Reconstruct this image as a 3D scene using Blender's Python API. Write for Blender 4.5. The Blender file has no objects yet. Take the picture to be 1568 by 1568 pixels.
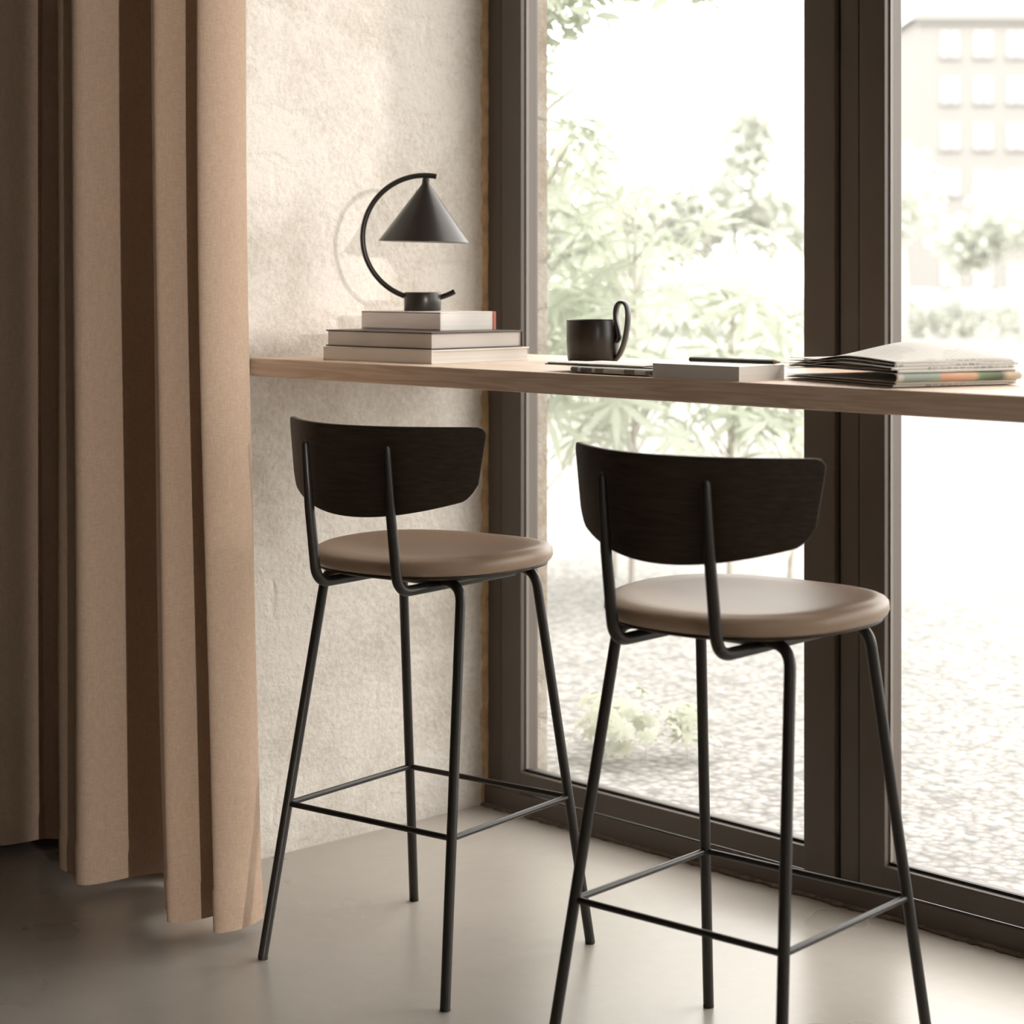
import bpy, math, random
from mathutils import Vector, Matrix
random.seed(7)
S = bpy.context.scene
try:
    S.view_settings.view_transform = 'Standard'
    S.view_settings.look = 'None'
except Exception as e:
    print(e)

# ------------------------------------------------------------------ materials
def new_mat(name):
    m = bpy.data.materials.new(name); m.use_nodes = True
    nt = m.node_tree
    return m, nt, nt.nodes['Principled BSDF']

def N(nt, t, **kw):
    n = nt.nodes.new(t)
    for k, v in kw.items():
        if k in n.inputs: n.inputs[k].default_value = v
        else: setattr(n, k, v)
    return n

def simple(name, col, rough=0.5, metal=0.0, var=0.12, scale=8.0, bump=0.0, bscale=60.0, bdist=0.002, stretch=(1,1,1), spec=0.5):
    m, nt, b = new_mat(name)
    b.inputs['Roughness'].default_value = rough
    b.inputs['Metallic'].default_value = metal
    b.inputs['Specular IOR Level'].default_value = spec
    tc = N(nt, 'ShaderNodeTexCoord'); mp = N(nt, 'ShaderNodeMapping')
    mp.inputs['Scale'].default_value = stretch
    nt.links.new(tc.outputs['Object'], mp.inputs['Vector'])
    no = N(nt, 'ShaderNodeTexNoise', Scale=scale, Detail=5.0)
    nt.links.new(mp.outputs[0], no.inputs['Vector'])
    cr = N(nt, 'ShaderNodeValToRGB')
    cr.color_ramp.elements[0].position = 0.3; cr.color_ramp.elements[1].position = 0.7
    cr.color_ramp.elements[0].color = (*[c*(1-var) for c in col], 1)
    cr.color_ramp.elements[1].color = (*[min(1, c*(1+var)) for c in col], 1)
    nt.links.new(no.outputs['Fac'], cr.inputs[0])
    nt.links.new(cr.outputs[0], b.inputs['Base Color'])
    if bump > 0:
        n2 = N(nt, 'ShaderNodeTexNoise', Scale=bscale, Detail=4.0)
        nt.links.new(mp.outputs[0], n2.inputs['Vector'])
        bp = N(nt, 'ShaderNodeBump', Strength=bump, Distance=bdist)
        nt.links.new(n2.outputs['Fac'], bp.inputs['Height'])
        nt.links.new(bp.outputs[0], b.inputs['Normal'])
    return m

def plaster_mat(name, base=(0.79,0.75,0.69), dark=(0.55,0.505,0.435), brick=0.5, bs=0.55):
    m, nt, b = new_mat(name)
    b.inputs['Roughness'].default_value = 0.85
    b.inputs['Specular IOR Level'].default_value = 0.25
    g = N(nt, 'ShaderNodeNewGeometry'); sp = N(nt, 'ShaderNodeSeparateXYZ'); cb = N(nt, 'ShaderNodeCombineXYZ')
    nt.links.new(g.outputs['Position'], sp.inputs[0])
    nt.links.new(sp.outputs['Y'], cb.inputs['X']); nt.links.new(sp.outputs['Z'], cb.inputs['Y'])
    nd = N(nt, 'ShaderNodeTexNoise', Scale=7.0, Detail=6.0, Roughness=0.7)
    nt.links.new(g.outputs['Position'], nd.inputs['Vector'])
    mx = N(nt, 'ShaderNodeVectorMath', operation='SCALE'); mx.inputs['Scale'].default_value = 0.11
    nt.links.new(nd.outputs['Color'], mx.inputs[0])
    ad = N(nt, 'ShaderNodeVectorMath', operation='ADD')
    nt.links.new(cb.outputs[0], ad.inputs[0]); nt.links.new(mx.outputs[0], ad.inputs[1])
    br = N(nt, 'ShaderNodeTexBrick', Scale=1.0)
    br.inputs['Brick Width'].default_value = 0.25; br.inputs['Row Height'].default_value = 0.10
    br.inputs['Mortar Size'].default_value = 0.016; br.inputs['Mortar Smooth'].default_value = 1.0
    nt.links.new(ad.outputs[0], br.inputs['Vector'])
    n1 = N(nt, 'ShaderNodeTexNoise', Scale=3.2, Detail=9.0, Roughness=0.70)
    n2 = N(nt, 'ShaderNodeTexNoise', Scale=85.0, Detail=6.0, Roughness=0.75)
    n3 = N(nt, 'ShaderNodeTexNoise', Scale=13.0, Detail=9.0, Roughness=0.68)
    for n in (n1, n2, n3): nt.links.new(g.outputs['Position'], n.inputs['Vector'])
    vo = N(nt, 'ShaderNodeTexVoronoi', Scale=110.0)
    nt.links.new(g.outputs['Position'], vo.inputs['Vector'])
    cr = N(nt, 'ShaderNodeValToRGB')
    cr.color_ramp.elements[0].position = 0.38; cr.color_ramp.elements[1].position = 0.54
    cr.color_ramp.elements[0].color = (*dark, 1); cr.color_ramp.elements[1].color = (*base, 1)
    m1 = N(nt, 'ShaderNodeMath', operation='MULTIPLY_ADD'); m1.inputs[1].default_value = 0.35
    nt.links.new(n2.outputs['Fac'], m1.inputs[0])
    ms = N(nt, 'ShaderNodeMath', operation='MULTIPLY'); ms.inputs[1].default_value = 0.65
    nt.links.new(n1.outputs['Fac'], ms.inputs[0]); nt.links.new(ms.outputs[0], m1.inputs[2])
    nt.links.new(m1.outputs[0], cr.inputs[0])
    pr = N(nt, 'ShaderNodeValToRGB')
    pr.color_ramp.elements[0].position = 0.05; pr.color_ramp.elements[0].color = (0.55,0.52,0.47,1)
    pr.color_ramp.elements[1].position = 0.18; pr.color_ramp.elements[1].color = (1,1,1,1)
    nt.links.new(vo.outputs['Distance'], pr.inputs[0])
    mc = N(nt, 'ShaderNodeMix', data_type='RGBA', blend_type='MULTIPLY')
    pm = N(nt, 'ShaderNodeMapRange'); pm.inputs[1].default_value=0.42; pm.inputs[2].default_value=0.6; pm.inputs[3].default_value=0.15; pm.inputs[4].default_value=0.95
    nt.links.new(n3.outputs['Fac'], pm.inputs[0]); nt.links.new(pm.outputs[0], mc.inputs[0])
    nt.links.new(cr.outputs[0], mc.inputs[6]); nt.links.new(pr.outputs[0], mc.inputs[7])
    nt.links.new(mc.outputs[2], b.inputs['Base Color'])
    h1 = N(nt, 'ShaderNodeMath', operation='MULTIPLY'); h1.inputs[1].default_value = -brick
    nt.links.new(br.outputs['Fac'], h1.inputs[0])
    hm = N(nt, 'ShaderNodeMath', operation='MULTIPLY')
    mr = N(nt, 'ShaderNodeMapRange'); mr.inputs[1].default_value=0.46; mr.inputs[2].default_value=0.60
    nt.links.new(n1.outputs['Fac'], mr.inputs[0])
    nt.links.new(h1.outputs[0], hm.inputs[0]); nt.links.new(mr.outputs[0], hm.inputs[1])
    h2 = N(nt, 'ShaderNodeMath', operation='MULTIPLY_ADD'); h2.inputs[1].default_value = 1.8
    nt.links.new(n3.outputs['Fac'], h2.inputs[0]); nt.links.new(hm.outputs[0], h2.inputs[2])
    h3 = N(nt, 'ShaderNodeMath', operation='MULTIPLY_ADD'); h3.inputs[1].default_value = 0.45
    nt.links.new(n2.outputs['Fac'], h3.inputs[0]); nt.links.new(h2.outputs[0], h3.inputs[2])
    bp = N(nt, 'ShaderNodeBump', Strength=bs, Distance=0.013)
    nt.links.new(h3.outputs[0], bp.inputs['Height']); nt.links.new(bp.outputs[0], b.inputs['Normal'])
    return m

def wood_mat(name, c1, c2, scale=1.0, rough=0.5):
    m, nt, b = new_mat(name)
    b.inputs['Roughness'].default_value = rough
    tc = N(nt, 'ShaderNodeTexCoord'); mp = N(nt, 'ShaderNodeMapping')
    mp.inputs['Scale'].default_value = (1.2*scale, 14*scale, 26*scale)
    nt.links.new(tc.outputs['Object'], mp.inputs['Vector'])
    no = N(nt, 'ShaderNodeTexNoise', Scale=1.6, Detail=3.0, Distortion=0.6)
    nt.links.new(mp.outputs[0], no.inputs['Vector'])
    mm = N(nt, 'ShaderNodeMath', operation='MULTIPLY'); mm.inputs[1].default_value = 14.0
    nt.links.new(no.outputs['Fac'], mm.inputs[0])
    fr = N(nt, 'ShaderNodeMath', operation='PINGPONG'); fr.inputs[1].default_value = 1.0
    nt.links.new(mm.outputs[0], fr.inputs[0])
    mp2 = N(nt, 'ShaderNodeMapping'); mp2.inputs['Scale'].default_value = (6, 260, 260)
    nt.links.new(tc.outputs['Object'], mp2.inputs['Vector'])
    n2 = N(nt, 'ShaderNodeTexNoise', Scale=1.0, Detail=3.0)
    nt.links.new(mp2.outputs[0], n2.inputs['Vector'])
    sm = N(nt, 'ShaderNodeMath', operation='MULTIPLY_ADD'); sm.inputs[1].default_value = 0.6
    nt.links.new(fr.outputs[0], sm.inputs[0])
    m3 = N(nt, 'ShaderNodeMath', operation='MULTIPLY'); m3.inputs[1].default_value = 0.5
    nt.links.new(n2.outputs['Fac'], m3.inputs[0]); nt.links.new(m3.outputs[0], sm.inputs[2])
    cr = N(nt, 'ShaderNodeValToRGB')
    cr.color_ramp.elements[0].position = 0.15; cr.color_ramp.elements[1].position = 0.85
    cr.color_ramp.elements[0].color = (*c1, 1); cr.color_ramp.elements[1].color = (*c2, 1)
    nt.links.new(sm.outputs[0], cr.inputs[0]); nt.links.new(cr.outputs[0], b.inputs['Base Color'])
    bp = N(nt, 'ShaderNodeBump', Strength=0.2, Distance=0.001)
    nt.links.new(sm.outputs[0], bp.inputs['Height']); nt.links.new(bp.outputs[0], b.inputs['Normal'])
    return m

def fabric_mat():
    m, nt, b = new_mat('curtain_fabric')
    b.inputs['Roughness'].default_value = 0.95
    b.inputs['Specular IOR Level'].default_value = 0.1
    g = N(nt, 'ShaderNodeNewGeometry')
    mp = N(nt, 'ShaderNodeMapping'); mp.inputs['Scale'].default_value = (700, 700, 60)
    nt.links.new(g.outputs['Position'], mp.inputs['Vector'])
    n1 = N(nt, 'ShaderNodeTexNoise', Scale=1.0, Detail=2.0); nt.links.new(mp.outputs[0], n1.inputs['Vector'])
    mp2 = N(nt, 'ShaderNodeMapping'); mp2.inputs['Scale'].default_value = (90, 90, 800)
    nt.links.new(g.outputs['Position'], mp2.inputs['Vector'])
    n2 = N(nt, 'ShaderNodeTexNoise', Scale=1.0, Detail=2.0); nt.links.new(mp2.outputs[0], n2.inputs['Vector'])
    ad = N(nt, 'ShaderNodeMath', operation='ADD')
    nt.links.new(n1.outputs['Fac'], ad.inputs[0]); nt.links.new(n2.outputs['Fac'], ad.inputs[1])
    hf = N(nt, 'ShaderNodeMath', operation='MULTIPLY'); hf.inputs[1].default_value = 0.5
    nt.links.new(ad.outputs[0], hf.inputs[0])
    cr = N(nt, 'ShaderNodeValToRGB')
    cr.color_ramp.elements[0].position = 0.35; cr.color_ramp.elements[1].position = 0.65
    cr.color_ramp.elements[0].color = (0.395, 0.288, 0.210, 1); cr.color_ramp.elements[1].color = (0.50, 0.375, 0.285, 1)
    nt.links.new(hf.outputs[0], cr.inputs[0]); nt.links.new(cr.outputs[0], b.inputs['Base Color'])
    bp = N(nt, 'ShaderNodeBump', Strength=0.2, Distance=0.0008)
    nt.links.new(hf.outputs[0], bp.inputs['Height']); nt.links.new(bp.outputs[0], b.inputs['Normal'])
    tr = N(nt, 'ShaderNodeBsdfTranslucent'); tr.inputs['Color'].default_value = (0.5, 0.36, 0.25, 1)
    mx = N(nt, 'ShaderNodeMixShader'); mx.inputs[0].default_value = 0.12
    out = nt.nodes['Material Output']
    nt.links.new(b.outputs[0], mx.inputs[1]); nt.links.new(tr.outputs[0], mx.inputs[2]); nt.links.new(mx.outputs[0], out.inputs['Surface'])
    return m

def glass_mat():
    m, nt, b = new_mat('window_glass')
    nt.nodes.remove(b)
    tr = N(nt, 'ShaderNodeBsdfTransparent'); tr.inputs['Color'].default_value = (0.99, 0.99, 0.98, 1)
    gl = N(nt, 'ShaderNodeBsdfGlossy'); gl.inputs['Roughness'].default_value = 0.0
    fr = N(nt, 'ShaderNodeFresnel'); fr.inputs['IOR'].default_value = 1.45
    mx = N(nt, 'ShaderNodeMixShader')
    nt.links.new(fr.outputs[0], mx.inputs[0]); nt.links.new(tr.outputs[0], mx.inputs[1]); nt.links.new(gl.outputs[0], mx.inputs[2])
    nt.links.new(mx.outputs[0], nt.nodes['Material Output'].inputs['Surface'])
    return m

def concrete_mat():
    m, nt, b = new_mat('polished_concrete')
    g = N(nt, 'ShaderNodeNewGeometry')
    n1 = N(nt, 'ShaderNodeTexNoise', Scale=2.4, Detail=3.0, Roughness=0.45)
    n2 = N(nt, 'ShaderNodeTexNoise', Scale=45.0, Detail=5.0, Roughness=0.7)
    n3 = N(nt, 'ShaderNodeTexNoise', Scale=30.0, Detail=4.0, Roughness=0.6)
    vo = N(nt, 'ShaderNodeTexVoronoi', Scale=34.0)
    for n in (n1, n2, n3, vo): nt.links.new(g.outputs['Position'], n.inputs['Vector'])
    mm = N(nt, 'ShaderNodeMath', operation='MULTIPLY_ADD'); mm.inputs[1].default_value = 0.35
    m2 = N(nt, 'ShaderNodeMath', operation='MULTIPLY'); m2.inputs[1].default_value = 0.65
    nt.links.new(n1.outputs['Fac'], m2.inputs[0]); nt.links.new(n3.outputs['Fac'], mm.inputs[0]); nt.links.new(m2.outputs[0], mm.inputs[2])
    cr = N(nt, 'ShaderNodeValToRGB')
    cr.color_ramp.elements[0].position = 0.30; cr.color_ramp.elements[1].position = 0.70
    cr.color_ramp.elements[0].color = (0.365, 0.337, 0.300, 1); cr.color_ramp.elements[1].color = (0.445, 0.415, 0.373, 1)
    nt.links.new(mm.outputs[0], cr.inputs[0])
    pr = N(nt, 'ShaderNodeValToRGB')
    pr.color_ramp.elements[0].position = 0.05; pr.color_ramp.elements[0].color = (1.2,1.18,1.15,1)
    pr.color_ramp.elements[1].position = 0.1; pr.color_ramp.elements[1].color = (1,1,1,1)
    nt.links.new(vo.outputs['Distance'], pr.inputs[0])
    mc = N(nt, 'ShaderNodeMix', data_type='RGBA', blend_type='MULTIPLY'); mc.inputs[0].default_value = 0.7
    nt.links.new(cr.outputs[0], mc.inputs[6]); nt.links.new(pr.outputs[0], mc.inputs[7])
    nt.links.new(mc.outputs[2], b.inputs['Base Color'])
    rr = N(nt, 'ShaderNodeMapRange'); rr.inputs[1].default_value = 0.3; rr.inputs[2].default_value = 0.7; rr.inputs[3].default_value = 0.26; rr.inputs[4].default_value = 0.32
    nt.links.new(n1.outputs['Fac'], rr.inputs[0]); nt.links.new(rr.outputs[0], b.inputs['Roughness'])
    bp = N(nt, 'ShaderNodeBump', Strength=0.10, Distance=0.002)
    nt.links.new(n2.outputs['Fac'], bp.inputs['Height']); nt.links.new(bp.outputs[0], b.inputs['Normal'])
    return m

def gravel_mat():
    m, nt, b = new_mat('pale_gravel')
    b.inputs['Roughness'].default_value = 0.9
    g = N(nt, 'ShaderNodeNewGeometry')
    vo = N(nt, 'ShaderNodeTexVoronoi', Scale=44.0); n1 = N(nt, 'ShaderNodeTexNoise', Scale=0.6, Detail=6.0)
    nt.links.new(g.outputs['Position'], vo.inputs['Vector']); nt.links.new(g.outputs['Position'], n1.inputs['Vector'])
    cr = N(nt, 'ShaderNodeValToRGB')
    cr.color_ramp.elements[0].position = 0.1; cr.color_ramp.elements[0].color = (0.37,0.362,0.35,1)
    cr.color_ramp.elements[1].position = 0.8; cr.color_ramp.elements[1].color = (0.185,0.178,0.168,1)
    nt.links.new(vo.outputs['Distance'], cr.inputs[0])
    sx = N(nt, 'ShaderNodeSeparateColor'); nt.links.new(vo.outputs['Color'], sx.inputs[0])
    mr = N(nt, 'ShaderNodeMapRange'); mr.inputs[3].default_value = 0.78; mr.inputs[4].default_value = 1.2
    nt.links.new(sx.outputs[0], mr.inputs[0])
    c2 = N(nt, 'ShaderNodeValToRGB')
    c2.color_ramp.elements[0].position = 0.35; c2.color_ramp.elements[0].color = (0.9,0.9,0.9,1)
    c2.color_ramp.elements[1].position = 0.65; c2.color_ramp.elements[1].color = (1.1,1.1,1.09,1)
    nt.links.new(n1.outputs['Fac'], c2.inputs[0])
    mc = N(nt, 'ShaderNodeMix', data_type='RGBA', blend_type='MULTIPLY'); mc.inputs[0].default_value = 1.0
    nt.links.new(cr.outputs[0], mc.inputs[6]); nt.links.new(c2.outputs[0], mc.inputs[7])
    md = N(nt, 'ShaderNodeMix', data_type='RGBA', blend_type='MULTIPLY'); md.inputs[0].default_value = 1.0
    nt.links.new(mc.outputs[2], md.inputs[6]); nt.links.new(mr.outputs[0], md.inputs[7])
    nt.links.new(md.outputs[2], b.inputs['Base Color'])
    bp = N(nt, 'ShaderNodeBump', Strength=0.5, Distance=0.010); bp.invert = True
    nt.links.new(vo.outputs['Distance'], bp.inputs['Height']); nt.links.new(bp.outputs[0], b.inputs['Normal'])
    return m

def leaf_mat(name, col, trans=0.35):
    m = simple(name, col, rough=0.7, var=0.10, scale=5, spec=0.2)
    nt = m.node_tree; b = nt.nodes['Principled BSDF']
    tr = N(nt, 'ShaderNodeBsdfTranslucent'); tr.inputs['Color'].default_value = (*[min(1,c*1.1) for c in col], 1)
    mx = N(nt, 'ShaderNodeMixShader'); mx.inputs[0].default_value = trans
    nt.links.new(b.outputs[0], mx.inputs[1]); nt.links.new(tr.outputs[0], mx.inputs[2])
    nt.links.new(mx.outputs[0], nt.nodes['Material Output'].inputs['Surface'])
    return m

def print_mat(name, paper=(0.74,0.71,0.66), ink=0.55, sc=1.0):
    m, nt, b = new_mat(name)
    b.inputs['Roughness'].default_value = 0.8
    tc = N(nt, 'ShaderNodeTexCoord')
    br = N(nt, 'ShaderNodeTexBrick', Scale=1.0)
    br.inputs['Brick Width'].default_value = 0.012*sc; br.inputs['Row Height'].default_value = 0.004*sc
    br.inputs['Mortar Size'].default_value = 0.0013*sc
    br.inputs['Color1'].default_value = (ink,ink,ink,1); br.inputs['Color2'].default_value = (ink*1.4,ink*1.4,ink*1.4,1); br.inputs['Mortar'].default_value = (1,1,1,1)
    nt.links.new(tc.outputs['Object'], br.inputs['Vector'])
    n = N(nt, 'ShaderNodeTexNoise', Scale=14.0, Detail=1.0); nt.links.new(tc.outputs['Object'], n.inputs['Vector'])
    r = N(nt, 'ShaderNodeValToRGB'); r.color_ramp.interpolation = 'CONSTANT'
    r.color_ramp.elements[0].color = (0,0,0,1); r.color_ramp.elements[1].position = 0.5; r.color_ramp.elements[1].color = (1,1,1,1)
    nt.links.new(n.outputs['Fac'], r.inputs[0])
    mx = N(nt, 'ShaderNodeMix', data_type='RGBA'); mx.inputs[6].default_value = (1,1,1,1)
    nt.links.new(r.outputs[0], mx.inputs[0]); nt.links.new(br.outputs['Color'], mx.inputs[7])
    mc = N(nt, 'ShaderNodeMix', data_type='RGBA', blend_type='MULTIPLY'); mc.inputs[0].default_value = 1.0
    mc.inputs[6].default_value = (*paper, 1); nt.links.new(mx.outputs[2], mc.inputs[7])
    nt.links.new(mc.outputs[2], b.inputs['Base Color'])
    return m

def picture_mat():
    m, nt, b = new_mat('printed_picture')
    b.inputs['Roughness'].default_value = 0.5
    tc = N(nt, 'ShaderNodeTexCoord'); sp = N(nt, 'ShaderNodeSeparateXYZ'); nt.links.new(tc.outputs['Object'], sp.inputs[0])
    mr = N(nt, 'ShaderNodeMapRange'); mr.inputs[1].default_value = 0.0; mr.inputs[2].default_value = 0.22
    nt.links.new(sp.outputs['X'], mr.inputs[0])
    r = N(nt, 'ShaderNodeValToRGB'); r.color_ramp.interpolation = 'LINEAR'
    e = r.color_ramp.elements
    e[0].position = 0.0; e[0].color = (0.65,0.62,0.57,1); e[1].position = 1.0; e[1].color = (0.55,0.5,0.42,1)
    for p, c in ((0.05,(0.6,0.57,0.5)),(0.07,(0.34,0.43,0.37)),(0.32,(0.40,0.49,0.41)),(0.36,(0.72,0.42,0.26)),(0.62,(0.76,0.48,0.32)),(0.66,(0.22,0.31,0.18)),(0.82,(0.12,0.17,0.11)),(0.88,(0.7,0.56,0.43))):
        x = e.new(p); x.color = (*c, 1)
    nt.links.new(mr.outputs[0], r.inputs[0]); nt.links.new(r.outputs[0], b.inputs['Base Color'])
    return m

M = {}
M['plaster'] = plaster_mat('wall_plaster', brick=0.45, bs=0.5)
M['brick'] = plaster_mat('exterior_brick', base=(0.36,0.325,0.28), dark=(0.24,0.19,0.14), brick=1.5, bs=0.7)
M['paint'] = simple('wall_paint', (0.26,0.22,0.185), 0.8, var=0.04, bump=0.2, bscale=80)
M['ceil'] = simple('ceiling_paint', (0.42,0.38,0.34), 0.85, var=0.03, bump=0.1)
M['floor'] = concrete_mat()
M['gravel'] = gravel_mat()
M['frame'] = simple('bronze_aluminium', (0.073,0.057,0.045), 0.42, 0.0, var=0.06, scale=3, bump=0.05, bscale=300, bdist=0.0005)
M['gasket'] = simple('black_gasket', (0.014,0.011,0.009), 0.6, var=0.1)
M['bead'] = simple('glazing_bead', (0.20,0.175,0.15), 0.4, var=0.05)
M['ochre'] = simple('ochre_joint_sealant', (0.40,0.28,0.155), 0.9, var=0.25, scale=40, bump=0.6, bscale=120, bdist=0.003)
M['glass'] = glass_mat()
M['fabric'] = fabric_mat()
M['wood'] = wood_mat('pine_wood', (0.82,0.68,0.555), (0.66,0.485,0.36))
M['black_tube'] = simple('black_powder_coat', (0.017,0.013,0.010), 0.38, 0.0, var=0.08, bump=0.03, bscale=600, bdist=0.0003)
M['black_wood'] = simple('black_stained_ash', (0.036,0.024,0.015), 0.5, var=0.35, scale=10, bump=0.35, bscale=12, bdist=0.0012, stretch=(1.5,8,22), spec=0.3)
M['leather'] = simple('taupe_leather', (0.37,0.262,0.185), 0.40, var=0.05, scale=6, bump=0.08, bscale=350, bdist=0.0005)
M['rubber'] = simple('black_rubber', (0.015,0.012,0.010), 0.6)
M['lamp'] = simple('lamp_black_metal', (0.026,0.022,0.019), 0.33, 0.3, var=0.08, bump=0.02, bscale=500, bdist=0.0003)
M['shade_in'] = simple('lamp_inner_white', (0.35,0.32,0.28), 0.6)
M['mug'] = simple('black_glaze', (0.026,0.020,0.015), 0.28, var=0.2, scale=25, bump=0.04, bscale=90, bdist=0.001)
M['pages'] = simple('book_pages', (0.80,0.76,0.71), 0.85, var=0.07, scale=1.0, stretch=(2,2,900), bump=0.15, bscale=1, bdist=0.0005)
M['cov_white'] = simple('cover_offwhite', (0.80,0.76,0.71), 0.5, var=0.03)
M['cov_pink'] = simple('cover_pale_rose', (0.74,0.67,0.63), 0.5, var=0.04)
M['cov_dark'] = simple('cover_dark_grey', (0.07,0.055,0.05), 0.45, var=0.1)
M['cov_red'] = simple('cover_red', (0.5,0.10,0.06), 0.45, var=0.1)
M['cov_grey'] = simple('cover_warm_grey', (0.64,0.59,0.55), 0.5, var=0.05)
M['news'] = print_mat('newsprint')
M['news2'] = print_mat('newsprint_headline', paper=(0.70,0.67,0.62), ink=0.25, sc=2.6)
M['picture'] = picture_mat()
M['dark_page'] = simple('dark_printed_page', (0.10,0.085,0.075), 0.5, var=0.5, scale=60)
M['pencil'] = simple('black_pencil_lacquer', (0.02,0.018,0.018), 0.35)
M['pencil_wood'] = simple('pencil_cedar', (0.55,0.36,0.22), 0.7)
M['leaf'] = leaf_mat('shrub_leaf', (0.52,0.555,0.475), 0.5)  # green paled so the colour itself carries outdoor haze and glare
M['leaf2'] = leaf_mat('tree_leaf', (0.645,0.66,0.615), 0.5)  # aerial haze put into the leaf colour, no volume used
M['leaf3'] = leaf_mat('low_plant_leaf', (0.56,0.58,0.49), 0.5)
M['bark'] = simple('pale_bark', (0.62,0.59,0.55), 0.9, var=0.1, bump=0.4)
M['facade'] = simple('pale_facade', (0.262,0.256,0.244), 0.85, var=0.02, scale=0.3)
M['facade_trim'] = simple('facade_trim', (0.205,0.20,0.19), 0.8, var=0.03)
M['facade_win'] = simple('facade_window_glass', (0.36,0.355,0.345), 0.3, var=0.05)
M['roof'] = simple('roof_tiles', (0.195,0.19,0.18), 0.8, var=0.06)
M['car_l'] = simple('car_paint_light', (0.34,0.34,0.34), 0.3, var=0.02)
M['car_d'] = simple('car_paint_dark', (0.22,0.225,0.23), 0.3, var=0.02)
M['car_g'] = simple('car_glass', (0.18,0.185,0.19), 0.15)
M['tyre'] = simple('car_tyre', (0.16,0.16,0.16), 0.8)

# ------------------------------------------------------------------ mesh helpers
def link(o, parent=None):
    S.collection.objects.link(o)
    if parent is not None: o.parent = parent
    return o

def mesh_obj(name, V, F, mat=None, parent=None, smooth=True, mats=None, fm=None, autosm=None):
    me = bpy.data.meshes.new(name); me.from_pydata([tuple(v) for v in V], [], F); me.update()
    for mm in (mats or ([mat] if mat else [])): me.materials.append(mm)
    if fm:
        for p, i in zip(me.polygons, fm): p.material_index = i
    if smooth:
        for p in me.polygons: p.use_smooth = True
    o = bpy.data.objects.new(name, me); link(o, parent)
    if autosm:
        md = o.modifiers.new('es', 'EDGE_SPLIT'); md.split_angle = math.radians(autosm)
    return o

def empty(name, loc=(0,0,0), rz=0.0):
    e = bpy.data.objects.new(name, None); e.empty_display_size = 0.1
    e.location = loc; e.rotation_euler = (0,0,rz); return link(e)

BF = [(0,3,2,1),(4,5,6,7),(0,1,5,4),(1,2,6,5),(2,3,7,6),(3,0,4,7)]
def box(name, lo, hi, mat, parent=None, bevel=0.0, seg=2):
    x0,y0,z0 = lo; x1,y1,z1 = hi
    V = [(x0,y0,z0),(x1,y0,z0),(x1,y1,z0),(x0,y1,z0),(x0,y0,z1),(x1,y0,z1),(x1,y1,z1),(x0,y1,z1)]
    o = mesh_obj(name, V, BF, mat, parent, smooth=False)
    if bevel > 0:
        b = o.modifiers.new('bev','BEVEL'); b.width = bevel; b.segments = seg; b.limit_method = 'ANGLE'
    return o

def boxes(name, lst, mat, parent=None, bevel=0.0, mats=None, idx=None):
    V=[];F=[];fm=[]
    for k,(lo,hi) in enumerate(lst):
        b=len(V); x0,y0,z0=lo; x1,y1,z1=hi
        V += [(x0,y0,z0),(x1,y0,z0),(x1,y1,z0),(x0,y1,z0),(x0,y0,z1),(x1,y0,z1),(x1,y1,z1),(x0,y1,z1)]
        F += [tuple(b+i for i in f) for f in BF]; fm += [idx[k] if idx else 0]*6
    o = mesh_obj(name, V, F, mat, parent, smooth=False, mats=mats, fm=fm)
    if bevel>0:
        b = o.modifiers.new('bev','BEVEL'); b.width=bevel; b.segments=2; b.limit_method='ANGLE'
    return o

def fillet(pts, r, n=8):
    pts = [Vector(p) for p in pts]; out=[pts[0]]
    rs = r if isinstance(r,(list,tuple)) else [r]*(len(pts)-2)
    for i in range(1,len(pts)-1):
        p=pts[i]; a=(pts[i-1]-p); b=(pts[i+1]-p); la,lb=a.length,b.length; a.normalize(); b.normalize()
        ang=a.angle(b); d=min(rs[i-1]/math.tan(ang/2), la*0.49, lb*0.49)
        A=p+a*d; B=p+b*d
        for k in range(n+1):
            t=k/n; out.append(A*(1-t)**2+p*2*t*(1-t)+B*t*t)
    out.append(pts[-1]); return out

def sweep(pts, rad, seg=14, ell=(1,1), up=None):
    pts=[Vector(p) for p in pts]; n=len(pts)
    rads = rad if isinstance(rad,(list,tuple)) else [rad]*n
    V=[];F=[]
    T=[]
    for i in range(n):
        t=(pts[min(i+1,n-1)]-pts[max(i-1,0)]).normalized(); T.append(t)
    nrm = Vector(up) if up is not None else (Vector((0,0,1)) if abs(T[0].z)<0.9 else Vector((1,0,0)))
    nrm = (nrm - T[0]*nrm.dot(T[0])).normalized()
    for i in range(n):
        nrm = (nrm - T[i]*nrm.dot(T[i])).normalized()
        bi = T[i].cross(nrm)
        for k in range(seg):
            a=2*math.pi*k/seg
            V.append(pts[i]+(nrm*math.cos(a)*ell[0]+bi*math.sin(a)*ell[1])*rads[i])
    for i in range(n-1):
        for k in range(seg):
            k2=(k+1)%seg
            F.append((i*seg+k,i*seg+k2,(i+1)*seg+k2,(i+1)*seg+k))
    F.append(tuple(reversed(range(seg)))); F.append(tuple((n-1)*seg+k for k in range(seg)))
    return V,F

def merge(parts):
    V=[];F=[]
    for v,f in parts:
        b=len(V); V+=list(v); F+=[tuple(b+i for i in q) for q in f]
    return V,F

def tube(name, parts, mat, parent): 
    V,F=merge(parts); return mesh_obj(name,V,F,mat,parent,smooth=True,autosm=50)

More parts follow.
